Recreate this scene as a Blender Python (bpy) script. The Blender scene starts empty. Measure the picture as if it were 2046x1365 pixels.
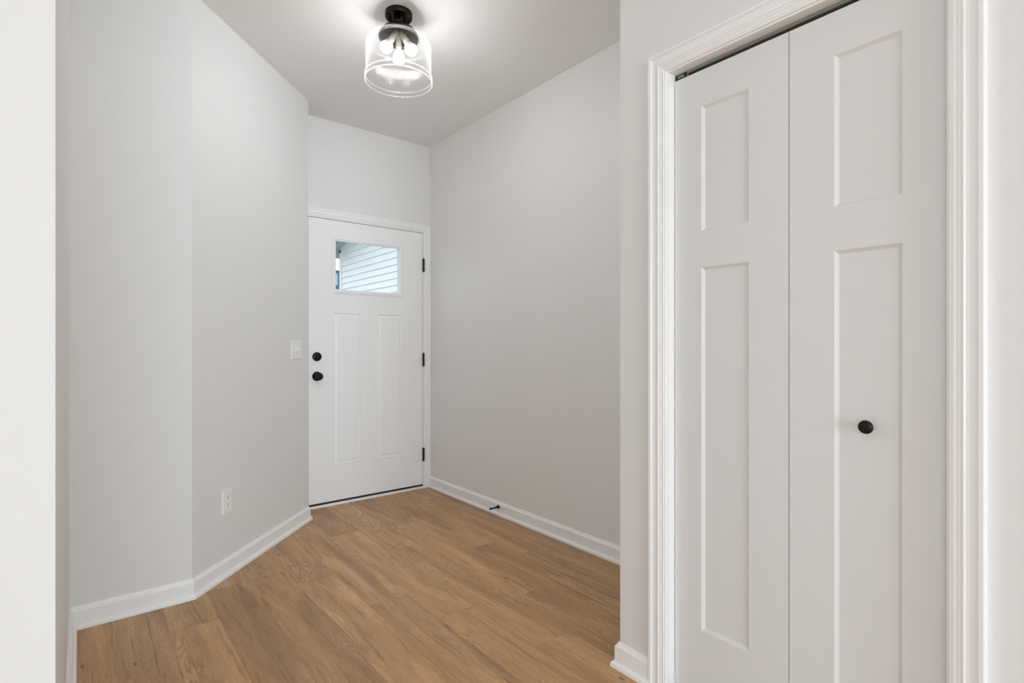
import bpy, bmesh, math, random
from math import sin, cos, pi, radians, sqrt
from mathutils import Vector, Matrix

random.seed(7)
scene = bpy.context.scene
COL = scene.collection

# ------------------------------------------------------------------ measured plan (metres)
CAM_H = 1.1467                 # eye height
YAW = 39.0756                  # camera turned right of +Y
CEIL = 2.743                   # nine foot ceiling
XR = 2.2028                    # entry right wall
YB = 3.7653                    # front door wall
XC = 1.495                     # closet wall
YC = 1.2305                    # closet corner
YN = 2.7830                    # nook wall
XL = -0.0310                   # nook left wall
YL = 1.1950                    # near wall (end of the left wall)
XE = 1.1654                    # short wall beside the front door
D1 = (0.3972, YN)              # chamfer, near end
D2 = (XE, YN + (XE - 0.3972))  # chamfer, far end
XW = -3.9                      # living room left wall
XF = 5.2                       # living room right wall
XH = -0.85                     # unseen wall added left of the viewer to limit the light
YH = -0.55                     # where the closet wall ends behind the camera
YR = -9.0                      # living room rear wall
XD = 1.528                     # closet door face

# ------------------------------------------------------------------ camera
cam_data = bpy.data.cameras.new('camera')
cam = bpy.data.objects.new('camera', cam_data)
COL.objects.link(cam)
cam.location = (0, 0, CAM_H)
cam.rotation_euler = (radians(90), 0, radians(-YAW))
cam_data.sensor_width = 36
cam_data.lens = 18.754
cam_data.shift_y = 6.63 / 2046
cam_data.clip_start = 0.02
scene.camera = cam

# ------------------------------------------------------------------ colour management, world
scene.view_settings.view_transform = 'Standard'
scene.view_settings.look = 'None'
scene.view_settings.gamma = 1
scene.view_settings.use_curve_mapping = False
scene.view_settings.exposure = 0.14
world = bpy.data.worlds.new('overcast_sky')
scene.world = world
world.use_nodes = True
bg = world.node_tree.nodes['Background']
bg.inputs['Color'].default_value = (0.87, 0.95, 1.01, 1)
bg.inputs['Strength'].default_value = 2.45
scene.cycles.use_denoising = True
scene.cycles.max_bounces = 16
scene.cycles.diffuse_bounces = 10
scene.cycles.transparent_max_bounces = 24
scene.cycles.sample_clamp_indirect = 8


def area(name, loc, rot, sx, sy, power, col):
    L = bpy.data.lights.new(name, 'AREA')
    L.shape = 'RECTANGLE'
    L.size, L.size_y, L.energy, L.color = sx, sy, power, col
    o = bpy.data.objects.new(name, L)
    o.location, o.rotation_euler = loc, rot
    COL.objects.link(o)
    return o


# added fill lamps standing in for daylight, in assumed windows behind the camera
area('rear_fill', (-1.0, YR - 0.02, 1.25), (radians(90), 0, 0), 4.6, 2.3, 322, (0.75, 0.93, 1.065))
area('rear_right_fill', (3.2, YR - 0.02, 1.25), (radians(90), 0, 0), 3.2, 2.3, 20, (0.75, 0.93, 1.065))
area('left_fill', (XW - 0.02, -1.6, 1.35), (radians(90), 0, radians(-90)), 2.9, 2.1, 25, (0.75, 0.93, 1.065))


# ------------------------------------------------------------------ materials
def mat(name, col, rough=0.5, metal=0.0, spec=0.5):
    m = bpy.data.materials.new(name)
    m.use_nodes = True
    b = m.node_tree.nodes['Principled BSDF']
    b.inputs['Base Color'].default_value = (*col, 1)
    b.inputs['Roughness'].default_value = rough
    b.inputs['Metallic'].default_value = metal
    b.inputs['Specular IOR Level'].default_value = spec
    return m


def N(m, kind, **kw):
    n = m.node_tree.nodes.new(kind)
    for k, v in kw.items():
        if k.startswith('i_'):
            key = k[2:].replace('_', ' ')
            n.inputs[key].default_value = v
        else:
            setattr(n, k, v)
    return n


def LK(m, a, b):
    m.node_tree.links.new(a, b)


def bump(m, scale, dist, strength=0.5, detail=3.0, stretch=None):
    b = m.node_tree.nodes['Principled BSDF']
    tc = N(m, 'ShaderNodeTexCoord')
    src = tc.outputs['Object']
    if stretch:
        mp = N(m, 'ShaderNodeMapping')
        mp.inputs['Scale'].default_value = stretch
        LK(m, src, mp.inputs['Vector'])
        src = mp.outputs['Vector']
    no = N(m, 'ShaderNodeTexNoise', i_Scale=scale, i_Detail=detail, i_Roughness=0.55)
    bp = N(m, 'ShaderNodeBump', i_Strength=strength, i_Distance=dist)
    LK(m, src, no.inputs['Vector'])
    LK(m, no.outputs['Fac'], bp.inputs['Height'])
    LK(m, bp.outputs['Normal'], b.inputs['Normal'])
    return no


M = {}
M['wall'] = mat('wall_paint', (0.775, 0.772, 0.764), 0.6, spec=0.35)
bump(M['wall'], 260, 0.0006, 0.35, 3)
M['ceiling'] = mat('ceiling_texture_paint', (0.85, 0.847, 0.842), 0.8, spec=0.2)
bump(M['ceiling'], 95, 0.004, 0.55, 4)
M['trim'] = mat('white_trim_paint', (0.885, 0.885, 0.882), 0.35, spec=0.5)
M['door'] = mat('white_door_paint', (0.885, 0.885, 0.883), 0.42, spec=0.45)
bump(M['door'], 30, 0.0006, 0.15, 4, (3, 3, 0.4))
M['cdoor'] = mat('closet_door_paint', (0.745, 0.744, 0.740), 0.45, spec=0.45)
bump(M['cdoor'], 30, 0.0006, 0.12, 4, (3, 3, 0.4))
M['plate'] = mat('white_plastic', (0.87, 0.87, 0.86), 0.3)
M['slot'] = mat('outlet_slot', (0.05, 0.05, 0.05), 0.6)
M['black'] = mat('oil_rubbed_black_metal', (0.012, 0.011, 0.010), 0.35, 0.6)
M['bronze'] = mat('dark_bronze_metal', (0.022, 0.014, 0.011), 0.42, 0.75)
M['rubber'] = mat('black_rubber', (0.012, 0.012, 0.012), 0.6)
M['steel'] = mat('zinc_track_metal', (0.30, 0.31, 0.29), 0.45, 0.6)
M['pin'] = mat('dark_plastic', (0.02, 0.02, 0.018), 0.5)
M['socket'] = mat('socket_cream', (0.62, 0.60, 0.52), 0.4)
M['siding'] = mat('white_vinyl_siding', (0.88, 0.875, 0.87), 0.5)
bump(M['siding'], 25, 0.002, 0.2, 4, (1, 0.3, 6))
M['exttrim'] = mat('exterior_white_trim', (0.86, 0.86, 0.86), 0.5)
M['soffit'] = mat('blue_grey_soffit', (0.45, 0.58, 0.67), 0.6)
M['farwall'] = mat('pale_blue_siding', (0.42, 0.62, 0.68), 0.6)
M['fardark'] = mat('slate_roof', (0.06, 0.10, 0.13), 0.8)
M['lawn'] = mat('lawn_grass', (0.16, 0.17, 0.12), 0.9)
bump(M['lawn'], 40, 0.03, 0.6, 5)
M['concrete'] = mat('porch_concrete', (0.45, 0.44, 0.42), 0.8)
bump(M['concrete'], 80, 0.002, 0.4, 5)


def glass(name, gloss, veil, seeds, rough):
    """thin clear glass: see-through face on, reflective and milky towards grazing angles.
    gloss / veil: (face on, grazing) weights of the mirror and of the milky scatter"""
    m = bpy.data.materials.new(name)
    m.use_nodes = True
    m.node_tree.nodes.clear()
    out = N(m, 'ShaderNodeOutputMaterial')
    tr = N(m, 'ShaderNodeBsdfTransparent')
    gl = N(m, 'ShaderNodeBsdfGlossy', i_Roughness=rough)
    df = N(m, 'ShaderNodeBsdfTranslucent')
    df.inputs['Color'].default_value = (0.95, 0.95, 0.95, 1)
    lw = N(m, 'ShaderNodeLayerWeight', i_Blend=0.5)
    pw = N(m, 'ShaderNodeMath', operation='POWER')
    pw.inputs[1].default_value = 3.6
    LK(m, lw.outputs['Facing'], pw.inputs[0])
    mg = N(m, 'ShaderNodeMapRange', i_To_Min=gloss[0], i_To_Max=gloss[1])
    mv = N(m, 'ShaderNodeMapRange', i_To_Min=veil[0], i_To_Max=veil[1])
    LK(m, pw.outputs[0], mg.inputs['Value'])
    LK(m, pw.outputs[0], mv.inputs['Value'])
    mixa = N(m, 'ShaderNodeMixShader')
    mixb = N(m, 'ShaderNodeMixShader')
    LK(m, tr.outputs[0], mixa.inputs[1])
    LK(m, df.outputs[0], mixa.inputs[2])
    LK(m, mixa.outputs[0], mixb.inputs[1])
    LK(m, gl.outputs[0], mixb.inputs[2])
    fac = mv.outputs['Result']
    if seeds:
        tc = N(m, 'ShaderNodeTexCoord')
        vo = N(m, 'ShaderNodeTexVoronoi', i_Scale=95.0)
        cr = N(m, 'ShaderNodeMapRange', i_From_Min=0.0, i_From_Max=0.20, i_To_Min=seeds, i_To_Max=0.0)
        ad = N(m, 'ShaderNodeMath', operation='ADD')
        no = N(m, 'ShaderNodeTexNoise', i_Scale=26.0, i_Detail=3.0)
        bp = N(m, 'ShaderNodeBump', i_Strength=0.35, i_Distance=0.004)
        LK(m, tc.outputs['Object'], vo.inputs['Vector'])
        LK(m, tc.outputs['Object'], no.inputs['Vector'])
        LK(m, no.outputs['Fac'], bp.inputs['Height'])
        LK(m, bp.outputs['Normal'], gl.inputs['Normal'])
        LK(m, vo.outputs['Distance'], cr.inputs['Value'])
        LK(m, fac, ad.inputs[0])
        LK(m, cr.outputs['Result'], ad.inputs[1])
        fac = ad.outputs[0]
    LK(m, fac, mixa.inputs[0])
    LK(m, mg.outputs['Result'], mixb.inputs[0])
    LK(m, mixb.outputs[0], out.inputs['Surface'])
    return m


M['glass'] = glass('door_glass', (0.04, 0.5), (0.0, 0.0), 0, 0.02)
M['glass'].node_tree.nodes['Transparent BSDF'].inputs['Color'].default_value = (0.80, 0.83, 0.85, 1)
M['shade'] = glass('seeded_glass', (0.0020, 0.30), (0.0015, 0.09), 0.015, 0.2)
M['rim'] = glass('thick_glass_rim', (0.02, 0.30), (0.07, 0.28), 0, 0.1)


def emis(name, col, strength):
    m = bpy.data.materials.new(name)
    m.use_nodes = True
    b = m.node_tree.nodes['Principled BSDF']
    b.inputs['Base Color'].default_value = (0.9, 0.9, 0.9, 1)
    b.inputs['Emission Color'].default_value = (*col, 1)
    b.inputs['Emission Strength'].default_value = strength
    return m


M['bulbbody'] = mat('white_bulb_base', (0.88, 0.87, 0.84), 0.4)
M['bulb'] = emis('lit_bulb', (0.95, 0.98, 1.0), 140)


def floor_material():
    m = mat('oak_vinyl_plank', (0.4, 0.25, 0.13), 0.42, spec=0.45)
    b = m.node_tree.nodes['Principled BSDF']
    uv = N(m, 'ShaderNodeUVMap')
    uv.uv_map = 'plank'                       # metres along / across the plank
    at = N(m, 'ShaderNodeAttribute')
    at.attribute_name = 'tone'                # r: id, g: lightness, b: cathedral grain strength
    sep = N(m, 'ShaderNodeSeparateColor')
    LK(m, at.outputs['Color'], sep.inputs[0])
    su = N(m, 'ShaderNodeSeparateXYZ')
    LK(m, uv.outputs['UV'], su.inputs[0])
    idz = N(m, 'ShaderNodeMath', operation='MULTIPLY')
    idz.inputs[1].default_value = 91.7
    LK(m, sep.outputs[0], idz.inputs[0])

    def co(sx, sy):
        a = N(m, 'ShaderNodeMath', operation='MULTIPLY')
        a.inputs[1].default_value = sx
        c = N(m, 'ShaderNodeMath', operation='MULTIPLY')
        c.inputs[1].default_value = sy
        LK(m, su.outputs['X'], a.inputs[0])
        LK(m, su.outputs['Y'], c.inputs[0])
        v = N(m, 'ShaderNodeCombineXYZ')
        LK(m, a.outputs[0], v.inputs['X'])
        LK(m, c.outputs[0], v.inputs['Y'])
        LK(m, idz.outputs[0], v.inputs['Z'])
        return v.outputs[0]

    def noise(sx, sy, detail=3, rough=0.55, dist=0.0):
        n = N(m, 'ShaderNodeTexNoise', i_Scale=1.0, i_Detail=detail, i_Roughness=rough, i_Distortion=dist)
        LK(m, co(sx, sy), n.inputs['Vector'])
        return n.outputs['Fac']

    def mrange(v, a, c, d, e, clamp=True):
        r = N(m, 'ShaderNodeMapRange', i_From_Min=a, i_From_Max=c, i_To_Min=d, i_To_Max=e)
        r.clamp = clamp
        LK(m, v, r.inputs['Value'])
        return r.outputs['Result']

    def math2(op, a, c):
        n = N(m, 'ShaderNodeMath', operation=op)
        for i, q in enumerate((a, c)):
            if isinstance(q, (int, float)):
                n.inputs[i].default_value = q
            else:
                LK(m, q, n.inputs[i])
        return n.outputs[0]

    def mixc(fac, ca, cb, mode='MIX'):
        n = N(m, 'ShaderNodeMix', data_type='RGBA', blend_type=mode)
        ins = [s for s in n.inputs if s.type == 'RGBA']
        fi = [s for s in n.inputs if s.name == 'Factor' and s.type == 'VALUE'][0]
        if isinstance(fac, (int, float)):
            fi.default_value = fac
        else:
            LK(m, fac, fi)
        for s, q in zip(ins, (ca, cb)):
            if isinstance(q, tuple):
                s.default_value = (*q, 1)
            else:
                LK(m, q, s)
        return [s for s in n.outputs if s.type == 'RGBA'][0]

    # broad colour along the board
    broad = noise(1.1, 9, 3, 0.5, 0.3)
    base = mixc(mrange(broad, 0.30, 0.70, 0, 1), FL_DARK, FL_LIGHT)
    # warm streaks
    warm = noise(0.7, 22, 2, 0.5)
    base = mixc(mrange(warm, 0.56, 0.74, 0, 0.55), base, FL_WARM)
    # fine pores, ticks and streaks
    fine = noise(7, 230, 4, 0.65)
    base = mixc(mrange(fine, 0.47, 0.68, 0, 0.34), base, FL_PORE)
    tick = noise(45, 420, 2, 0.6)
    base = mixc(mrange(tick, 0.52, 0.66, 0, 0.34), base, FL_PORE)
    pale = noise(9, 150, 3, 0.6)
    base = mixc(mrange(pale, 0.54, 0.72, 0, 0.36), base, FL_PALE)
    # cathedral grain: contour lines of a stretched height field
    field = noise(1.3, 6.5, 2, 0.45, 0.25)
    ph = math2('MULTIPLY', field, 185.0)
    wob = math2('MULTIPLY', noise(18, 120, 3, 0.6), 3.4)
    s = N(m, 'ShaderNodeMath', operation='SINE')
    LK(m, math2('ADD', ph, wob), s.inputs[0])
    zone = mrange(noise(1.2, 5.0, 1, 0.4), 0.40, 0.58, 0, 1)
    line = math2('MULTIPLY', mrange(s.outputs[0], 0.10, 1.0, 0, 0.85), zone)
    line = math2('MULTIPLY', line, sep.outputs[2])
    line = math2('MULTIPLY', line, mrange(noise(30, 160, 2, 0.6), 0.34, 0.56, 0.25, 1))
    base = mixc(line, base, FL_GRAIN)
    # dark mineral streaks
    crack = noise(2.2, 30, 3, 0.6, 0.6)
    base = mixc(mrange(crack, 0.57, 0.74, 0, 0.65), base, FL_GRAIN)
    smoke = noise(0.9, 5.5, 3, 0.6, 0.5)
    base = mixc(mrange(smoke, 0.47, 0.70, 0, 0.72), base, FL_PORE)
    # thin dark splits along the board
    split = mrange(noise(1.5, 62, 2, 0.5, 0.9), 0.68, 0.72, 0, 1)
    split = math2('MULTIPLY', split, mrange(noise(2.0, 7.0, 1, 0.4), 0.52, 0.60, 0, 0.7))
    base = mixc(split, base, FL_KNOT)
    # small knots
    vo = N(m, 'ShaderNodeTexVoronoi', i_Scale=1.0, i_Randomness=1.0)
    LK(m, co(3.2, 7.0), vo.inputs['Vector'])
    base = mixc(mrange(vo.outputs['Distance'], 0.02, 0.060, 0.75, 0), base, FL_KNOT)
    # per-plank lightness
    hs = N(m, 'ShaderNodeHueSaturation')
    LK(m, sep.outputs[1], hs.inputs['Value'])
    LK(m, base, hs.inputs['Color'])
    base = hs.outputs['Color']
    # seams between boards (distance to the board edge is stored in a second map)
    ue = N(m, 'ShaderNodeUVMap')
    ue.uv_map = 'edge'
    se = N(m, 'ShaderNodeSeparateXYZ')
    LK(m, ue.outputs['UV'], se.inputs[0])
    ax = math2('ABSOLUTE', se.outputs['X'], 0)
    ay = math2('ABSOLUTE', se.outputs['Y'], 0)
    ex = mrange(ax, 0.0, 1.0, 0.0, 1.0, False)
    # se holds signed distance from board centre normalised so that |1| is the edge
    at2 = N(m, 'ShaderNodeAttribute')
    at2.attribute_name = 'size'
    s2 = N(m, 'ShaderNodeSeparateColor')
    LK(m, at2.outputs['Color'], s2.inputs[0])
    dx = math2('MULTIPLY', math2('SUBTRACT', 1.0, ax), s2.outputs[0])
    dy = math2('MULTIPLY', math2('SUBTRACT', 1.0, ay), s2.outputs[1])
    dm = math2('MINIMUM', dx, dy)
    seam = mrange(dm, 0.0004, 0.0014, 0.34, 0)
    base = mixc(seam, base, FL_SEAM)
    LK(m, base, b.inputs['Base Color'])
    ro = mrange(fine, 0.3, 0.8, 0.36, 0.52)
    LK(m, ro, b.inputs['Roughness'])
    bp = N(m, 'ShaderNodeBump', i_Strength=0.25, i_Distance=0.0008)
    LK(m, math2('SUBTRACT', mrange(fine, 0.3, 0.7, 1, 0.6), seam), bp.inputs['Height'])
    LK(m, bp.outputs['Normal'], b.inputs['Normal'])
    return m


FL_DARK = (0.465, 0.262, 0.115)
FL_LIGHT = (0.680, 0.422, 0.214)
FL_WARM = (0.720, 0.405, 0.160)
FL_PORE = (0.290, 0.158, 0.074)
FL_PALE = (0.770, 0.505, 0.280)
FL_GRAIN = (0.176, 0.089, 0.041)
FL_KNOT = (0.107, 0.051, 0.025)
FL_SEAM = (0.105, 0.062, 0.036)
M['floor'] = floor_material()


# ------------------------------------------------------------------ mesh helpers
def tag(o, label=None, cat=None, group=None, kind=None):
    for k, v in (('label', label), ('category', cat), ('group', group), ('kind', kind)):
        if v:
            o[k] = v
    return o


def obj(name, bm, m, parent=None, smooth=False, recalc=True):
    if recalc:
        bmesh.ops.recalc_face_normals(bm, faces=bm.faces)
    me = bpy.data.meshes.new(name)
    bm.to_mesh(me)
    bm.free()
    me.materials.append(m)
    if smooth:
        for p in me.polygons:
            p.use_smooth = True
    o = bpy.data.objects.new(name, me)
    COL.objects.link(o)
    if parent:
        o.parent = parent
    return o


def empty(name, loc, rot=(0, 0, 0)):
    o = bpy.data.objects.new(name, None)
    o.empty_display_size = 0.05
    o.location, o.rotation_euler = loc, rot
    COL.objects.link(o)
    return o


def box(bm, x0, x1, y0, y1, z0, z1):
    v = [bm.verts.new((x, y, z)) for x in (x0, x1) for y in (y0, y1) for z in (z0, z1)]
    for f in ((0, 1, 3, 2), (4, 6, 7, 5), (0, 4, 5, 1), (2, 3, 7, 6), (0, 2, 6, 4), (1, 5, 7, 3)):
        bm.faces.new([v[i] for i in f])
    return v


def bev(bm, w, seg=2):
    bmesh.ops.bevel(bm, geom=list(bm.edges), offset=w, segments=seg, affect='EDGES', profile=0.5)


def lathe(bm, prof, seg=40, mtx=None, close=True):
    """profile of (radius, height) pairs spun about local Z"""
    mtx = mtx or Matrix()
    rings = []
    for r, z in prof:
        if r < 1e-6:
            rings.append([bm.verts.new(mtx @ Vector((0, 0, z)))])
        else:
            rings.append([bm.verts.new(mtx @ Vector((r * cos(2 * pi * i / seg), r * sin(2 * pi * i / seg), z)))
                          for i in range(seg)])
    for a, b in zip(rings, rings[1:]):
        for i in range(seg):
            j = (i + 1) % seg
            if len(a) == 1 and len(b) == 1:
                continue
            if len(a) == 1:
                bm.faces.new((a[0], b[i], b[j]))
            elif len(b) == 1:
                bm.faces.new((a[i], a[j], b[0]))
            else:
                bm.faces.new((a[i], a[j], b[j], b[i]))
    return rings


def sweep(bm, path, prof, side, fn, caps=True, cut=None):
    """mitred sweep. path: 2D points; prof: (offset to `side`, height); fn(a, b, h) -> world point.
    cut: optional (start direction, end direction) giving the end faces' direction in the plane"""
    n = len(path)
    P = [Vector(p) for p in path]
    dirs = [(P[i + 1] - P[i]).normalized() for i in range(n - 1)]
    nor = [Vector((-d.y, d.x)) * side for d in dirs]
    rings = []
    for i in range(n):
        if i == 0:
            mv = nor[0]
            if cut and cut[0] is not None:
                c = Vector(cut[0])
                mv = c / c.dot(nor[0])
        elif i == n - 1:
            mv = nor[-1]
            if cut and cut[1] is not None:
                c = Vector(cut[1])
                mv = c / c.dot(nor[-1])
        else:
            s = nor[i - 1] + nor[i]
            mv = s / (1 + nor[i - 1].dot(nor[i]))
        rings.append([bm.verts.new(fn(P[i].x + mv.x * o, P[i].y + mv.y * o, h)) for o, h in prof])
    k = len(prof)
    for a, b in zip(rings, rings[1:]):
        for i in range(k):
            j = (i + 1) % k
            bm.faces.new((a[i], a[j], b[j], b[i]))
    if caps:
        bm.faces.new(rings[0])
        bm.faces.new(rings[-1])


def panel_slab(bm, a0, a1, b0, b1, thick, panels, fn, holes=()):
    """door slab: front at depth 0, back at `thick`. fn(a, b, depth). panels: (a0,a1,b0,b1,steps) with
    steps (inset, depth) ; holes are cut right through"""
    cutsA = sorted({a0, a1, *[v for p in panels for v in p[:2]], *[v for h in holes for v in h[:2]]})
    cutsB = sorted({b0, b1, *[v for p in panels for v in p[2:4]], *[v for h in holes for v in h[2:4]]})
    cache = {}

    def V(a, b, d):
        k = (round(a, 6), round(b, 6), round(d, 6))
        if k not in cache:
            cache[k] = bm.verts.new(fn(a, b, d))
        return cache[k]

    def inside(a, b, rects):
        return any(r[0] < a < r[1] and r[2] < b < r[3] for r in rects)

    for i in range(len(cutsA) - 1):
        for j in range(len(cutsB) - 1):
            p, q, r, s = cutsA[i], cutsA[i + 1], cutsB[j], cutsB[j + 1]
            ca, cb = (p + q) / 2, (r + s) / 2
            hole = inside(ca, cb, holes)
            if not hole and not inside(ca, cb, panels):
                bm.faces.new((V(p, r, 0), V(q, r, 0), V(q, s, 0), V(p, s, 0)))
            if not hole:
                bm.faces.new((V(p, r, thick), V(p, s, thick), V(q, s, thick), V(q, r, thick)))
    # outer edge, and the sides of the holes (split along the cuts)
    for rect in [(a0, a1, b0, b1), *[h[:4] for h in holes]]:
        A = [v for v in cutsA if rect[0] <= v <= rect[1]]
        B = [v for v in cutsB if rect[2] <= v <= rect[3]]
        for u, w in zip(A, A[1:]):
            for bb in (rect[2], rect[3]):
                bm.faces.new((V(u, bb, 0), V(w, bb, 0), V(w, bb, thick), V(u, bb, thick)))
        for u, w in zip(B, B[1:]):
            for aa in (rect[0], rect[1]):
                bm.faces.new((V(aa, u, 0), V(aa, w, 0), V(aa, w, thick), V(aa, u, thick)))
    for pa0, pa1, pb0, pb1, steps in panels:
        # outer ring keeps every cut on the rim so that no gap opens
        rim = ([(a, pb0) for a in cutsA if pa0 <= a <= pa1] + [(pa1, b) for b in cutsB if pb0 < b <= pb1] +
               [(a, pb1) for a in reversed(cutsA) if pa0 <= a < pa1] +
               [(pa0, b) for b in reversed(cutsB) if pb0 < b < pb1])
        prev = [(a, b) for a, b in rim]
        pd = 0.0
        for ins, d in steps:
            def shift(a, b):
                na = min(max(a, pa0 + ins), pa1 - ins)
                nb = min(max(b, pb0 + ins), pb1 - ins)
                return na, nb
            cur = [shift(*q) for q in rim]
            for t in range(len(rim)):
                u = (t + 1) % len(rim)
                vs = []
                for q in (V(*prev[t], pd), V(*prev[u], pd), V(*cur[u], d), V(*cur[t], d)):
                    if q not in vs:
                        vs.append(q)
                if len(vs) > 2:
                    bm.faces.new(vs)
            prev, pd = cur, d
        vs = []
        for q in prev:
            w = V(*q, pd)
            if w not in vs:
                vs.append(w)
        bm.faces.new(vs)


def struct(name, bm, m, label, cat, parent=None, **kw):
    o = obj(name, bm, m, parent, **kw)
    if parent is None:
        tag(o, label, cat, kind='structure')
    return o


# ------------------------------------------------------------------ floor
PW = 0.1775
S0 = 0.1025
PLEN = 1.22
JOINT = {0: 1.90, 1: 2.505, 2: 2.815, 3: 1.60, 4: 2.636, 5: 2.212, 6: 1.93, 7: 2.732, 8: 1.867, 9: 2.472,
         10: 2.238, 11: 2.764, 12: 1.7, -1: 2.3}
TONE = {(0, 1): (0.88, 0.15), (0, 0): (0.86, 0.2), (1, 0): (1.04, 1.0), (1, 1): (0.93, 0.15),  # plank lightness; shade on the near right planks is put into the tone
        (2, 0): (0.86, 0.25), (2, 1): (1.0, 0.6), (3, 0): (0.93, 0.3), (3, 1): (0.94, 0.35), (4, 0): (1.13, 0.3),
        (4, 1): (1.05, 0.75), (5, 0): (0.98, 0.35), (5, 1): (1.10, 0.5), (6, 0): (1.06, 0.4), (6, 1): (1.12, 0.3),
        (6, 2): (0.84, 0.2), (7, 0): (1.06, 0.4), (7, 1): (1.08, 0.9), (8, 0): (0.86, 0.35), (8, 1): (1.10, 0.9),
        (9, 0): (0.86, 0.35), (9, 1): (1.03, 0.8), (10, 0): (0.84, 0.35), (10, 1): (0.98, 0.4), (11, 0): (0.88, 0.3),
        (11, 1): (0.92, 0.4)}


def build_floor():
    bm = bmesh.new()
    uvp = bm.loops.layers.uv.new('plank')
    uve = bm.loops.layers.uv.new('edge')
    tone = bm.loops.layers.float_color.new('tone')
    size = bm.loops.layers.float_color.new('size')
    rnd = random.Random(21)
    x0g, x1g, y0g, y1g = XW - 0.1, XF + 0.1, YR - 0.1, YB + 0.14
    k0, k1 = math.floor((x0g - S0) / PW), math.ceil((x1g - S0) / PW)
    for k in range(k0, k1):
        xa, xb = max(S0 + k * PW, x0g), min(S0 + (k + 1) * PW, x1g)
        j = JOINT.get(k, rnd.uniform(0, PLEN))
        n0 = math.floor((y0g - j) / PLEN)
        n1 = math.ceil((y1g - j) / PLEN)
        for n in range(n0, n1):
            ya, yb = j + n * PLEN, j + (n + 1) * PLEN
            ca, cb = max(ya, y0g), min(yb, y1g)
            if cb - ca < 1e-4:
                continue
            t = TONE.get((k, n + 1), (rnd.uniform(0.88, 1.06), rnd.uniform(0.1, 0.8)))
            pid = rnd.random()
            vs = [bm.verts.new((x, y, 0)) for x, y in ((xa, ca), (xb, ca), (xb, cb), (xa, cb))]
            f = bm.faces.new(vs)
            for lp in f.loops:
                x, y = lp.vert.co.x, lp.vert.co.y
                lp[uvp].uv = (y - ya, x - (S0 + k * PW))
                lp[uve].uv = ((y - ya) / PLEN * 2 - 1, (x - (S0 + k * PW)) / PW * 2 - 1)
                lp[tone] = (pid, t[0], t[1], 1)
                lp[size] = (PLEN / 2, PW / 2, 0, 1)
    o = obj('floor', bm, M['floor'])
    # make sure it faces up
    if o.data.polygons[0].normal.z < 0:
        o.data.flip_normals()
    return tag(o, 'oak-look plank floor running towards the front door', 'floor', kind='structure')


build_floor()

# ------------------------------------------------------------------ walls and ceiling
bm = bmesh.new()
box(bm, XW - 0.12, XF + 0.12, YR - 0.12, YB + 0.16, CEIL, CEIL + 0.12)
struct('ceiling', bm, M['ceiling'], 'light grey textured ceiling above the entry', 'ceiling')

# front door wall with the door opening
DX0, DX1, DZ0, DZ1 = 1.2375, 2.1352, 0.030, 2.0382       # door leaf
JX0, JX1, JZ = 1.2335, 2.1395, 2.0425                    # jamb faces
bm = bmesh.new()
box(bm, XE - 0.15, JX0 - 0.025, YB, YB + 0.14, 0, CEIL)
box(bm, JX1 + 0.025, XR + 0.0, YB, YB + 0.14, 0, CEIL)
box(bm, JX0 - 0.025, JX1 + 0.025, YB, YB + 0.14, JZ + 0.025, CEIL)
struct('wall_back', bm, M['wall'], 'grey wall above and around the white front door', 'wall')

bm = bmesh.new()
box(bm, XR, XR + 0.12, 0.0, YB + 0.14, 0, CEIL)
struct('wall_right', bm, M['wall'], 'plain grey wall right of the front door', 'wall')

# closet wall: front with opening, return to the right wall, and the wall running on towards the room
OY0, OY1, OZ = 0.3107, 1.0310, 2.0360                    # jamb faces of the closet opening
T = 0.114
bm = bmesh.new()
box(bm, XC, XC + T, OY1 + 0.018, YC, 0, CEIL)
box(bm, XC, XC + T, YH, OY0 - 0.018, 0, CEIL)
box(bm, XC + T, XF, YH, YH + T, 0, CEIL)
box(bm, XC, XC + T, OY0 - 0.018, OY1 + 0.018, OZ + 0.018, CEIL)
box(bm, XC + T, XR, YC - T, YC, 0, CEIL)
box(bm, XC + T, XR, 0.0, 0.1, 0, CEIL)
struct('wall_closet', bm, M['wall'], 'grey wall around the white bifold closet doors', 'wall')

# chamfered wall with the nook wall and the short wall beside the door
def prism(bm, pts, z0, z1):
    a = [bm.verts.new((x, y, z0)) for x, y in pts]
    b = [bm.verts.new((x, y, z1)) for x, y in pts]
    n = len(pts)
    for i in range(n):
        j = (i + 1) % n
        bm.faces.new((a[i], a[j], b[j], b[i]))
    bm.faces.new(a)
    bm.faces.new(b)


bm = bmesh.new()
prism(bm, [D1, D2, (XE, YB), (XE - 0.12, YB), (XE - 0.12, D2[1] + 0.05), (D1[0] - 0.05, YN + 0.12), (D1[0], YN + 0.1)], 0, CEIL)
struct('wall_diagonal', bm, M['wall'], 'angled grey wall with the light switch and the outlet', 'wall')
bm = bmesh.new()
box(bm, XL - 0.12, D1[0], YN, YN + 0.1, 0, CEIL)
struct('wall_nook', bm, M['wall'], 'narrow grey wall left of the angled wall', 'wall')
bm = bmesh.new()
box(bm, XL - 0.12, XL, YL + 0.12, YN, 0, CEIL)
struct('wall_left', bm, M['wall'], 'grey side wall at the far left seen almost edge on', 'wall')
bm = bmesh.new()
box(bm, XH - 0.12, XL, YL, YL + 0.12, 0, CEIL)
struct('wall_front', bm, M['wall'], 'bright near wall at the left edge of the picture', 'wall')

bm = bmesh.new()  # added blocker, out of view: evens the light between near wall and entry
box(bm, XH - 0.12, XH, 0.35, YL, 0, CEIL)
box(bm, XW, XH - 0.12, 0.35, 0.47, 0, CEIL)
struct('wall_light_block', bm, M['wall'], 'unseen grey wall added left of the viewer to hold light off the near wall', 'wall')

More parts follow.
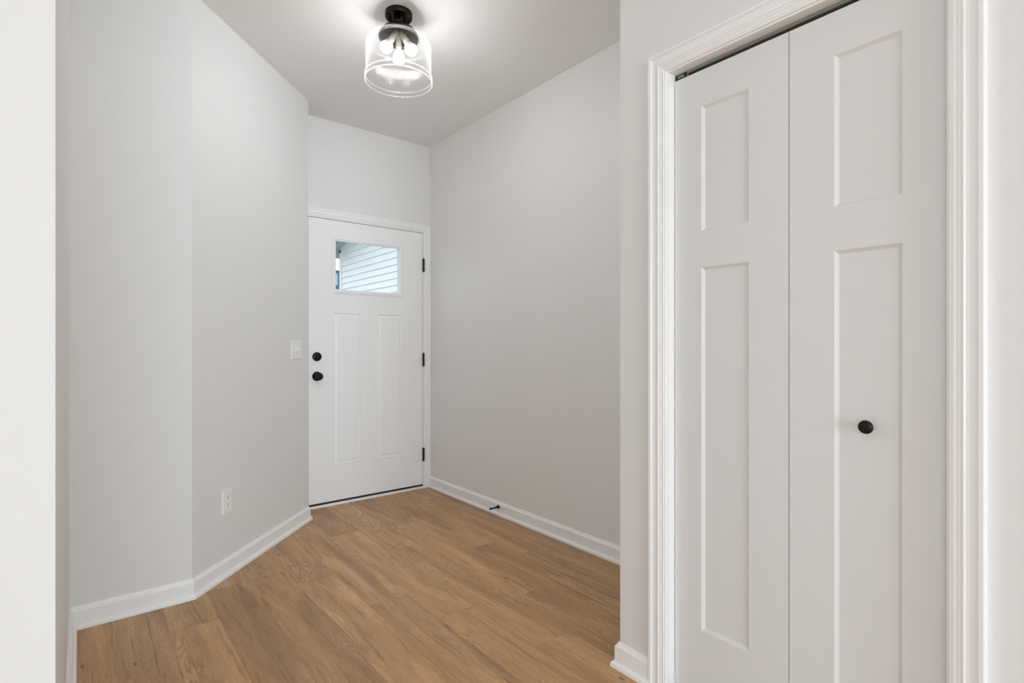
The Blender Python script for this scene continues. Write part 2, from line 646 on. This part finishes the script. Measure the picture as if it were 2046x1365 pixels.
# unseen living room behind the camera; window openings sized and placed for the light
bm = bmesh.new()
WX0, WX1, WZ0, WZ1 = -3.4, 4.8, 0.1, 2.4
WM0, WM1 = 1.35, 1.55
box(bm, XW - 0.12, WX0, YR - 0.12, YR, 0, CEIL)
box(bm, WX1, XF, YR - 0.12, YR, 0, CEIL)
box(bm, XF, XF + 0.12, YR - 0.12, YH + T, 0, CEIL)
box(bm, WM0, WM1, YR - 0.12, YR, 0, CEIL)
box(bm, WX0, WX1, YR - 0.12, YR, 0, WZ0)
box(bm, WX0, WX1, YR - 0.12, YR, WZ1, CEIL)
struct('wall_rear', bm, M['wall'], 'unseen living room wall with wide openings added to light the entry', 'wall')
bm = bmesh.new()
WY0, WY1 = -3.1, -0.1
box(bm, XW - 0.12, XW, YR, WY0, 0, CEIL)
box(bm, XW - 0.12, XW, WY1, 0.47, 0, CEIL)
box(bm, XW - 0.12, XW, WY0, WY1, 0, WZ0)
box(bm, XW - 0.12, XW, WY0, WY1, WZ1, CEIL)
struct('wall_side', bm, M['wall'], 'unseen living room side wall with an opening added to light the entry', 'wall')

# ------------------------------------------------------------------ baseboards with shoe moulding
BASE = [(0.0, 0.0905), (0.0035, 0.0905), (0.0050, 0.0890), (0.0060, 0.0860), (0.0105, 0.0790), (0.0135, 0.0755),
        (0.0140, 0.0735), (0.0140, 0.0215), (0.0185, 0.0210), (0.0225, 0.0185), (0.0248, 0.0140), (0.0255, 0.0085),
        (0.0255, 0.0008), (0.0, 0.0008)]
flat = lambda x, y, z: (x, y, z)


def baseboard(name, path, side, label, cut=None):
    bm = bmesh.new()
    sweep(bm, path, BASE, side, flat, cut=cut)
    return struct(name, bm, M['trim'], label, 'baseboard')


# `side` +1: room lies left of the walking direction
baseboard('baseboard_right', [(XR, YC + 0.001), (XR, YB - 0.001)], 1, 'white baseboard with shoe moulding along the right wall')
baseboard('baseboard_diagonal', [(XE, YB - 0.022), D2, D1], 1,
          'white baseboard along the angled wall below the outlet', cut=(None, (sin(radians(22.5)), -cos(radians(22.5)))))
baseboard('baseboard_nook', [D1, (XL, YN)], 1,
          'white baseboard under the narrow wall left of the angled wall',
          cut=((sin(radians(22.5)), -cos(radians(22.5))), (1, -1)))
baseboard('baseboard_left', [(XL, YN), (XL, YL + 0.001)], 1, 'white baseboard at the far left running towards the viewer',
          cut=((1, -1), None))
CASW = 0.0635
CY1 = OY1 + 0.005                                        # casing inner edges
CY0 = OY0 - 0.0045
CZ1 = OZ + 0.0055
baseboard('baseboard_closet', [(XC, CY1 + CASW + 0.0003), (XC, YC), (XR - 0.027, YC)], 1,
          'white baseboard on the closet corner beside the closet casing')
baseboard('baseboard_near', [(XC, YH + 0.001), (XC, CY0 - CASW - 0.0003)], 1, 'white baseboard right of the closet casing')

# ------------------------------------------------------------------ casings and jambs
CASE = [(0.0, 0.0), (0.0, 0.0065), (0.0020, 0.0078), (0.0060, 0.0082), (0.0075, 0.0098), (0.0120, 0.0102),
        (0.0145, 0.0084), (0.0165, 0.0110), (0.0225, 0.0118), (0.0250, 0.0140), (0.0275, 0.0143),
        (0.0300, 0.0118), (0.0380, 0.0116), (0.0460, 0.0130), (0.0505, 0.0150), (0.0520, 0.0172),
        (0.0600, 0.0178), (0.0635, 0.0160), (0.0635, 0.0)]


def caseprof(w):
    return [(o * w / CASW, h) for o, h in CASE]


bm = bmesh.new()
sweep(bm, [(CY1, 0.001), (CY1, CZ1), (CY0, CZ1), (CY0, 0.001)], caseprof(CASW), -1, lambda a, b, h: (XC - h, a, b))
struct('trim_1', bm, M['trim'], 'white stepped casing around the closet doors', 'trim')
bm = bmesh.new()
box(bm, XC, XC + T, OY1, OY1 + 0.018, 0.001, OZ + 0.018)
box(bm, XC, XC + T, OY0 - 0.018, OY0, 0.001, OZ + 0.018)
box(bm, XC, XC + T, OY0, OY1, OZ, OZ + 0.018)
struct('trim_2', bm, M['trim'], 'white jamb lining the closet opening', 'trim')

FW = 0.0525
bm = bmesh.new()
FX1, FX0, FZ = JX1 + 0.0105, JX0 - 0.0105, JZ + 0.0085
sweep(bm, [(FX1, 0.001), (FX1, FZ), (FX0, FZ), (FX0, 0.001)], caseprof(FW), -1, lambda a, b, h: (a, YB - h * 0.85, b))
struct('trim_3', bm, M['trim'], 'white casing around the front door', 'trim')
bm = bmesh.new()
for xa, xb in ((JX0 - 0.025, JX0), (JX1, JX1 + 0.025)):
    box(bm, xa, xb, YB, YB + 0.14, 0.0, JZ + 0.025)
box(bm, JX0, JX1, YB, YB + 0.14, JZ, JZ + 0.025)
# stop behind the leaf
box(bm, JX0, JX0 + 0.012, YB + 0.047, YB + 0.14, 0.03, JZ)
box(bm, JX1 - 0.012, JX1, YB + 0.047, YB + 0.14, 0.03, JZ)
box(bm, JX0, JX1, YB + 0.047, YB + 0.14, JZ - 0.012, JZ)
struct('trim_4', bm, M['trim'], 'white jamb around the front door', 'trim')
bm = bmesh.new()
box(bm, JX0, JX1, YB - 0.004, YB + 0.14, 0.0, 0.0175)
struct('trim_5', bm, M['trim'], 'white sill strip under the front door', 'threshold')

# ------------------------------------------------------------------ front door
WA0, WA1, WB0, WB1 = 1.4030, 1.9660, 1.5130, 1.9290      # outer edge of the window frame
GA0, GA1, GB0, GB1 = 1.4290, 1.9290, 1.5450, 1.8930      # visible pane
fd = lambda a, b, d: (a, YB + 0.001 + d, b)
EMB = [(0.005, -0.0022), (0.010, 0.0050), (0.016, 0.0056), (0.034, 0.0012), (0.040, 0.0020)]
bm = bmesh.new()
panel_slab(bm, DX0, DX1, DZ0, DZ1, 0.044,
           [(1.4095, 1.6160, 0.2835, 1.3798, EMB), (1.7465, 1.9590, 0.2835, 1.3812, EMB)], fd,
           holes=[(GA0 - 0.006, GA1 + 0.006, GB0 - 0.006, GB1 + 0.006)])
door = struct('door_1', bm, M['door'], 'white front door with a small window above two tall panels', 'door')
bm = bmesh.new()
WF = [(0.0, 0.0), (0.0, 0.0035), (0.006, 0.0045), (0.0085, 0.0085), (0.0125, 0.0100), (0.018, 0.0085), (0.0205, 0.0060),
      (0.026, 0.0045), (0.0285, 0.0020), (0.0285, -0.0180), (0.0, -0.0180)]


def ringsweep(bm, a0, a1, b0, b1, fi, prof, fn):
    """closed rectangular frame: offset 0 is the inner edge, growing outwards per side by factors fi"""
    rings = []
    for (a, b, sa, sb) in ((a0, b0, -1, -1), (a1, b0, 1, -1), (a1, b1, 1, 1), (a0, b1, -1, 1)):
        rings.append([bm.verts.new(fn(a + sa * o * fi[0 if sa < 0 else 1], b + sb * o * fi[2 if sb < 0 else 3], h))
                      for o, h in prof])
    k = len(prof)
    for i in range(4):
        a, b = rings[i], rings[(i + 1) % 4]
        for q in range(k):
            r = (q + 1) % k
            bm.faces.new((a[q], a[r], b[r], b[q]))


w = WF[-2][0]
FN = [(o, h) for o, h in WF[:-2]] + [(w, 0.0)]
ringsweep(bm, GA0, GA1, GB0, GB1, ((GA0 - WA0) / w, (WA1 - GA1) / w, (GB0 - WB0) / w, (WB1 - GB1) / w), FN,
          lambda a, b, h: (a, YB + 0.0005 - h, b))
wf = obj('window_frame', bm, M['door'], door)
bm = bmesh.new()
box(bm, GA0 - 0.005, GA1 + 0.005, YB + 0.018, YB + 0.024, GB0 - 0.005, GB1 + 0.005)
pane = obj('window_pane', bm, M['glass'], door)
pane['label'] = 'clear glass pane'
bm = bmesh.new()
box(bm, DX0, DX1, YB - 0.0025, YB + 0.04, 0.0185, 0.0315)
sw = obj('door_sweep', bm, M['rubber'], door)
sw['label'] = 'black rubber sweep'


def facing(x, z, out=0.0):
    """frame whose local Z points into the entry from the front door face"""
    return Matrix.Translation((x, YB + 0.001 - out, z)) @ Matrix.Rotation(radians(90), 4, 'X')


bm = bmesh.new()
lathe(bm, [(0, 0), (0.0315, 0), (0.0315, 0.006), (0.0300, 0.0105), (0.0265, 0.0125), (0.0150, 0.0130), (0, 0.0130)], 40, facing(1.2950, 1.0635))
db = obj('deadbolt', bm, M['black'], door, True)
db['label'] = 'round black deadbolt'
bm = bmesh.new()
box(bm, -0.0045, 0.0045, -0.0165, 0.0165, 0.0, 0.0150)
bev(bm, 0.0018)
bmesh.ops.transform(bm, matrix=facing(1.2950, 1.0635, 0.0125) @ Matrix.Rotation(radians(-50), 4, 'Z'), verts=bm.verts)
obj('thumb_turn', bm, M['black'], db)
bm = bmesh.new()
lathe(bm, [(0, 0), (0.0330, 0), (0.0330, 0.004), (0.0310, 0.0085), (0.0250, 0.0100), (0.0235, 0.0135), (0.0150, 0.0150),
           (0.0135, 0.0240), (0.0150, 0.0300), (0.0225, 0.0340), (0.0262, 0.0410), (0.0268, 0.0490), (0.0250, 0.0560),
           (0.0200, 0.0605), (0.0140, 0.0620), (0.0130, 0.0608), (0.0085, 0.0606), (0.0080, 0.0622), (0, 0.0626)], 44, facing(1.2960, 0.9260))
kn = obj('door_knob', bm, M['black'], door, True)
kn['label'] = 'round black knob'
for hz in (1.7835, 1.0285, 0.2710):
    bm = bmesh.new()
    pr = [(0, -0.0540), (0.0045, -0.0540), (0.0050, -0.0510)]
    for q in range(5):
        z0 = -0.050 + q * 0.020
        pr += [(0.0074, z0 - 0.0004), (0.0082, z0 + 0.0004), (0.0082, z0 + 0.0192), (0.0074, z0 + 0.0197)]
    pr += [(0.0050, 0.0510), (0.0045, 0.0540), (0, 0.0540)]
    lathe(bm, pr, 20, Matrix.Translation((2.1395, YB - 0.0090, hz)))
    hg = obj('hinge', bm, M['black'], door)
    hg['label'] = 'black hinge'
    bm = bmesh.new()
    box(bm, 2.1350, 2.1500, YB - 0.0035, YB + 0.0008, hz - 0.050, hz + 0.050)
    obj('hinge_leaf', bm, M['black'], hg)

# ------------------------------------------------------------------ closet bifold doors
cd = lambda a, b, d: (XD + d, a, b)
STICK = [(0.0085, 0.0075), (0.0105, 0.0080)]
CB, CT = 0.0345, 2.0150
SEAM = 0.6643
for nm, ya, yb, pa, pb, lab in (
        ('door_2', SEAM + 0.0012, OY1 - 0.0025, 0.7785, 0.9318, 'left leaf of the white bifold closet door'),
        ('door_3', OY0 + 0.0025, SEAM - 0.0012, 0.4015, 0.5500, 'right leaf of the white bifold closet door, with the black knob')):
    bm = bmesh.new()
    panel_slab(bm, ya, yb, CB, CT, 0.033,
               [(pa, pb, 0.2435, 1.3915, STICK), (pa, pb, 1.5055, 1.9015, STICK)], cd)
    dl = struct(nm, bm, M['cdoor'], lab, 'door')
    if nm == 'door_3':
        bm = bmesh.new()
        mt = Matrix.Translation((XD + 0.008, 0.4730, 0.9430)) @ Matrix.Rotation(radians(-90), 4, 'Y')
        lathe(bm, [(0, 0), (0.0085, 0), (0.0080, 0.004), (0.0062, 0.010), (0.0070, 0.016), (0.0120, 0.020), (0.0158, 0.0225),
                   (0.0168, 0.0250), (0.0163, 0.0275), (0.0135, 0.0292), (0.0070, 0.0300), (0, 0.0302)], 44, mt)
        k = obj('knob', bm, M['black'], dl, True)
        k['label'] = 'round black knob'

# overhead track with its pivot bracket
tr = empty('door_track', (XD + 0.016, (OY0 + OY1) / 2, OZ))
tag(tr, 'grey metal track above the white bifold closet doors', 'track')
tx, ty, tz = tr.location
bm = bmesh.new()
L = (OY1 - OY0) / 2 - 0.001
box(bm, -0.0135, -0.0120, -L, L - 0.045, -0.0092, -0.0018)
box(bm, 0.0120, 0.0135, -L, L, -0.0160, -0.0005)
box(bm, -0.0120, 0.0120, -L, L, -0.0020, -0.0005)
box(bm, -0.0120, -0.0070, -L, L - 0.045, -0.0092, -0.0080)
obj('channel', bm, M['steel'], tr)
bm = bmesh.new()
box(bm, -0.0100, 0.0100, L - 0.030, L - 0.006, -0.0125, -0.0030)
bev(bm, 0.001, 1)
br = obj('pivot_bracket', bm, M['steel'], tr)
bm = bmesh.new()
lathe(bm, [(0, 0), (0.0035, 0), (0.0035, 0.018), (0, 0.018)], 16, Matrix.Translation((0.0, L - 0.040, -0.0203)))
obj('pivot_pin', bm, M['steel'], tr)
bm = bmesh.new()
box(bm, -0.0115, 0.0115, L - 0.0050, L - 0.0005, -0.0180, -0.0030)
obj('end_clip', bm, M['pin'], tr)

# ------------------------------------------------------------------ light switch and outlet on the angled wall
R45 = radians(45)


def on_diag(x, z):
    """point on the angled wall, and the local frame: X along the wall, -Y into the room, Z up"""
    e = empty
    return (x, x - D1[0] + YN, z)


sx = on_diag(1.0525, 1.1170)
s = empty('light_switch', sx, (0, 0, R45))
tag(s, 'white double light switch on the angled wall by the front door', 'light switch')


def plate(w, h, parent):
    bm = bmesh.new()
    box(bm, -w / 2, w / 2, -0.0060, -0.0002, -h / 2, h / 2)
    bmesh.ops.bevel(bm, geom=[e for e in bm.edges if all(v.co.y < -0.005 for v in e.verts)], offset=0.003, segments=3,
                    affect='EDGES', profile=0.6)
    return obj('wall_plate', bm, M['plate'], parent)


def screw(x, z, parent):
    bm = bmesh.new()
    lathe(bm, [(0, 0), (0.0032, 0), (0.0030, 0.0008), (0.0015, 0.0012), (0, 0.0012)], 14,
          Matrix.Translation((x, -0.0058, z)) @ Matrix.Rotation(radians(90), 4, 'X'))
    obj('screw', bm, M['plate'], parent, True)


plate(0.118, 0.117, s)
for i, x in enumerate((-0.023, 0.023)):
    bm = bmesh.new()
    box(bm, x - 0.0052, x + 0.0052, -0.0070, -0.0050, -0.0125, 0.0125)
    obj('toggle_surround', bm, M['plate'], s)
    bm = bmesh.new()
    box(bm, -0.0048, 0.0048, -0.0170, 0.0, -0.0040, 0.0040)
    for v in bm.verts:
        if v.co.y < -0.01:
            v.co.x *= 0.8
            v.co.z *= 0.8
    bev(bm, 0.001)
    tilt = 24 if i else -24
    bmesh.ops.transform(bm, matrix=Matrix.Translation((x, -0.0055, 0.0)) @ Matrix.Rotation(radians(-tilt), 4, 'X'), verts=bm.verts)
    obj('toggle', bm, M['plate'], s)
    screw(x, 0.030, s)
    screw(x, -0.030, s)

ox = on_diag(0.5712, 0.3690)
ot = empty('wall_outlet', ox, (0, 0, R45))
tag(ot, 'white wall outlet low on the angled wall above the baseboard', 'outlet')
plate(0.0715, 0.1165, ot)
screw(0, 0, ot)
for zc in (0.0195, -0.0195):
    bm = bmesh.new()
    pts = [(0.0168 * cos(a), min(max(0.0168 * sin(a), -0.0140), 0.0140)) for a in [2 * pi * i / 40 for i in range(40)]]
    a = [bm.verts.new((x, -0.0055, z + zc)) for x, z in pts]
    b = [bm.verts.new((x, -0.0078, z + zc)) for x, z in pts]
    for i in range(40):
        j = (i + 1) % 40
        bm.faces.new((a[i], a[j], b[j], b[i]))
    bm.faces.new(a)
    bm.faces.new(b)
    rc = obj('receptacle', bm, M['plate'], ot)
    for px, pw, ph in ((-0.0063, 0.0022, 0.0085), (0.0063, 0.0022, 0.0070)):
        bm = bmesh.new()
        box(bm, px - pw / 2, px + pw / 2, -0.0081, -0.0070, zc + 0.0035 - ph / 2, zc + 0.0035 + ph / 2)
        sl = obj('slot', bm, M['slot'], rc)
        sl['label'] = 'dark slot'
    bm = bmesh.new()
    lathe(bm, [(0, 0), (0.0026, 0), (0.0026, 0.0010), (0, 0.0010)], 14,
          Matrix.Translation((0, -0.0071, zc - 0.0072)) @ Matrix.Rotation(radians(90), 4, 'X'))
    sl = obj('slot', bm, M['slot'], rc)
    sl['label'] = 'dark slot'

# ------------------------------------------------------------------ door stop on the right baseboard
ds = empty('door_stop', (XR - 0.0140, 2.8385, 0.0580), (0, 0, 0))
tag(ds, 'small black door stop sticking out of the right baseboard', 'door stop')
mt = Matrix.Rotation(radians(-90), 4, 'Y')
bm = bmesh.new()
lathe(bm, [(0, 0.0004), (0.0125, 0.0004), (0.0120, 0.004), (0.0080, 0.012), (0.0052, 0.022), (0.0046, 0.040), (0.0050, 0.058), (0, 0.058)], 28, mt)
obj('stem', bm, M['black'], ds, True)
bm = bmesh.new()
lathe(bm, [(0, 0.0578), (0.0062, 0.0578), (0.0072, 0.062), (0.0072, 0.071), (0.0055, 0.074), (0, 0.0745)], 28, mt)
tp = obj('rubber_tip', bm, M['rubber'], ds, True)

# ------------------------------------------------------------------ ceiling light
LX, LY = 1.1948, 2.3355
lt = empty('ceiling_light', (LX, LY, CEIL))
tag(lt, 'semi-flush ceiling light with a clear seeded glass shade and three lit bulbs', 'ceiling light')
bm = bmesh.new()
lathe(bm, [(0, -0.0005), (0.0640, -0.0005), (0.0645, -0.003), (0.0640, -0.022), (0.0625, -0.0245), (0.0605, -0.0245), (0.0595, -0.020),
           (0.0400, -0.018), (0, -0.018)], 56)
obj('canopy', bm, M['bronze'], lt, True)
bm = bmesh.new()
lathe(bm, [(0, -0.0180), (0.0235, -0.0180), (0.0235, -0.0640), (0, -0.0640)], 36)
obj('stem', bm, M['bronze'], lt, True)
for k in range(3):
    a = radians(20 + 120 * k)
    bm = bmesh.new()
    lathe(bm, [(0, -0.017), (0.0045, -0.017), (0.0045, -0.068), (0, -0.068)], 14, Matrix.Translation((0.040 * cos(a), 0.040 * sin(a), 0)))
    obj('rod', bm, M['bronze'], lt, True)
bm = bmesh.new()
lathe(bm, [(0, -0.0640), (0.0300, -0.0645), (0.0560, -0.0710), (0.0760, -0.0850), (0.0880, -0.1010), (0.0940, -0.1150), (0.0950, -0.1225),
           (0.0920, -0.1240), (0.0860, -0.1130), (0.0650, -0.1000), (0.0300, -0.0940), (0, -0.0920)], 56)
obj('shade_holder', bm, M['bronze'], lt, True)
bm = bmesh.new()
SH = [(0.0900, -0.1245), (0.0960, -0.1238), (0.1030, -0.1222), (0.1130, -0.1230), (0.1280, -0.1285), (0.1415, -0.1375), (0.1505, -0.1495), (0.1543, -0.1630), (0.1550, -0.1780),
      (0.1550, -0.2960), (0.1562, -0.3010), (0.1590, -0.3050), (0.1600, -0.3090), (0.1590, -0.3125), (0.1585, -0.3250), (0.1605, -0.3290), (0.1600, -0.3320),
      (0.1565, -0.3325), (0.1560, -0.3280), (0.1558, -0.3115), (0.1535, -0.3050), (0.1522, -0.2990), (0.1518, -0.1780), (0.1510, -0.1645), (0.1478, -0.1515), (0.1395, -0.1403),
      (0.1268, -0.1317), (0.1120, -0.1263), (0.1030, -0.1255), (0.0960, -0.1265), (0.0900, -0.1270)]
lathe(bm, SH, 72)
shd = obj('glass_shade', bm, M['shade'], lt, True)
shd['label'] = 'clear seeded glass shade'
for rr, zz, tb in ((0.1010, -0.1238, 0.0040), (0.1582, -0.3085, 0.0024), (0.1582, -0.3310, 0.0024)):
    bm = bmesh.new()
    lathe(bm, [(rr + tb * cos(t), zz + tb * sin(t)) for t in [2 * pi * i / 12 for i in range(13)]], 72)
    bmesh.ops.remove_doubles(bm, verts=bm.verts, dist=1e-6)
    rm = obj('shade_rim', bm, M['rim'], shd, True)
for k, az in enumerate((63, 183, -57)):
    a = radians(az)
    ax = Vector((cos(a) * sin(radians(30)), sin(a) * sin(radians(30)), -cos(radians(30))))
    org = Vector((cos(a) * 0.018, sin(a) * 0.018, -0.104))
    q = Vector((0, 0, 1)).rotation_difference(ax).to_matrix().to_4x4()
    mt = Matrix.Translation(org) @ q
    bm = bmesh.new()
    lathe(bm, [(0, -0.012), (0.0130, -0.012), (0.0145, -0.006), (0.0145, 0.040), (0.0155, 0.042), (0.0155, 0.047), (0, 0.047)], 24, mt)
    so = obj('socket', bm, M['socket'], lt, True)
    bm = bmesh.new()
    lathe(bm, [(0, 0.0475), (0.0125, 0.0475), (0.0135, 0.056), (0.0205, 0.068), (0.0262, 0.080), (0.0284, 0.0885), (0.0286, 0.0930)], 32, mt)
    bo = obj('bulb_base', bm, M['bulbbody'], so, True)
    bm = bmesh.new()
    lathe(bm, [(0.0286, 0.0930), (0.0283, 0.0985), (0.0268, 0.106), (0.0210, 0.116), (0.0110, 0.1215), (0, 0.123)], 32, mt)
    bu = obj('bulb', bm, M['bulb'], so, True)
    bu['label'] = 'lit white bulb'

# ------------------------------------------------------------------ outside, seen through the door window
bm = bmesh.new()
box(bm, -30, 60, YB + 0.3, 90, -0.42, -0.32)
tag(obj('lawn', bm, M['lawn']), 'grass in front of the house beyond the front door', 'lawn', kind='structure')
bm = bmesh.new()
box(bm, 0.6, 4.4, YB + 0.14, YB + 1.9, -0.32, -0.04)
tag(obj('porch_slab', bm, M['concrete']), 'concrete porch slab outside the front door', 'porch', kind='structure')

GX, GY0, GY1, EZ = 4.55, 4.6, 11.66, 3.235
gr = empty('garage', (GX + 2, (GY0 + GY1) / 2, -0.32))
tag(gr, 'white garage with lap siding seen through the front door window', 'garage')
gl = gr.location
PIT = 0.322


def loc(x, y, z):
    return (x - gl.x, y - gl.y, z - gl.z)


bm = bmesh.new()
LAP = 0.1275
z = -0.30
prof = []
while z < 6.0:
    prof.append((0.019, z))
    prof.append((0.000, z + LAP - 0.0005))
    z += LAP
# cut the boards under the roof slope: one strip per board, ends follow the rake
for i in range(0, len(prof) - 1, 2):
    za, zb = prof[i][1], prof[i + 1][1]
    yeA = min(GY1, GY1 - max(0.0, (za - EZ) / PIT))
    yeB = min(GY1, GY1 - max(0.0, (zb - EZ) / PIT))
    if yeB <= GY0 + 0.2:
        break
    q = [loc(GX - 0.019, GY0, za), loc(GX - 0.019, yeA, za), loc(GX, yeB, zb), loc(GX, GY0, zb)]
    vs = [bm.verts.new(c) for c in q]
    bm.faces.new(vs)
    b0 = bm.verts.new(loc(GX + 0.004, GY0, za))
    b1 = bm.verts.new(loc(GX + 0.004, yeA, za))
    bm.faces.new((vs[0], b0, b1, vs[1]))
obj('siding', bm, M['siding'], gr, recalc=False)
bm = bmesh.new()
hz = EZ + (GY1 - GY0) * PIT
vs = [bm.verts.new(loc(*c)) for c in ((GX + 0.02, GY0, -0.32), (GX + 0.02, GY1, -0.32), (GX + 0.02, GY1, EZ), (GX + 0.02, GY0, hz),
                                      (GX + 4, GY0, -0.32), (GX + 4, GY1, -0.32), (GX + 4, GY1, EZ), (GX + 4, GY0, hz))]
for f in ((0, 1, 2, 3), (4, 7, 6, 5), (0, 4, 5, 1), (1, 5, 6, 2), (2, 6, 7, 3), (0, 3, 7, 4)):
    bm.faces.new([vs[i] for i in f])
obj('wall_core', bm, M['siding'], gr)
bm = bmesh.new()
box(bm, *[v for p in zip(loc(GX - 0.030, GY1 - 0.07, -0.3), loc(GX + 0.1, GY1 + 0.03, EZ + 0.015)) for v in p])
cb = obj('corner_board', bm, M['exttrim'], gr)
bm = bmesh.new()


def slope_box(bm, xa, xb, ya, yb, lo, hi):
    """slab following the roof pitch; lo/hi are heights above the wall-top line"""
    c = []
    for x in (xa, xb):
        for y in (ya, yb):
            for h in (lo, hi):
                c.append(bm.verts.new(loc(x, y, EZ + (GY1 - y) * PIT + h)))
    for f in ((0, 1, 3, 2), (4, 6, 7, 5), (0, 4, 5, 1), (2, 3, 7, 6), (0, 2, 6, 4), (1, 5, 7, 3)):
        bm.faces.new([c[i] for i in f])


slope_box(bm, GX - 0.030, GX + 0.02, GY0, GY1 + 0.03, -0.045, 0.028)
obj('rake_board', bm, M['exttrim'], gr)
bm = bmesh.new()
slope_box(bm, GX - 0.75, GX + 4, GY0, GY1 + 0.40, 0.028, 0.06)
for i in range(5):
    xa = GX - 0.75 + i * 0.14
    slope_box(bm, xa, xa + 0.012, GY0, GY1 + 0.40, 0.015, 0.028)
obj('soffit', bm, M['soffit'], gr)
bm = bmesh.new()
slope_box(bm, GX - 0.77, GX + 4, GY0, GY1 + 0.42, 0.06, 0.16)
obj('roof', bm, M['fardark'], gr)

hs = empty('neighbour_house', (15, 40, -0.32))
tag(hs, 'pale blue house far off at the left edge of the door window', 'house')
bm = bmesh.new()
box(bm, -5, 6, 0, 8, 0, 7.0)
obj('wall', bm, M['farwall'], hs)
bm = bmesh.new()
box(bm, -5.3, 6.3, -0.2, 8.4, 6.98, 7.12)
v = [bm.verts.new(c) for c in ((-5.3, -0.2, 7.12), (6.3, -0.2, 7.12), (6.3, 8.4, 7.12), (-5.3, 8.4, 7.12), (-2, 4, 7.5), (3, 4, 7.5))]
for f in ((0, 1, 5, 4), (1, 2, 5), (2, 3, 4, 5), (3, 0, 4)):
    bm.faces.new([v[i] for i in f])
obj('roof', bm, M['fardark'], hs)
bm = bmesh.new()
v = [bm.verts.new(c) for c in ((-5, 0, 6.02), (6, 0, 6.02), (6, -2.4, 5.2), (-5, -2.4, 5.2), (-5, 0, 5.1), (6, 0, 5.1), (6, -2.4, 5.1), (-5, -2.4, 5.1))]
for f in ((0, 1, 2, 3), (4, 7, 6, 5), (0, 4, 5, 1), (1, 5, 6, 2), (2, 6, 7, 3), (3, 7, 4, 0)):
    bm.faces.new([v[i] for i in f])
obj('porch_roof', bm, M['fardark'], hs)
bm = bmesh.new()
box(bm, 0.37, 1.25, -0.05, 0.02, 6.0, 6.9)
obj('window', bm, M['fardark'], hs)
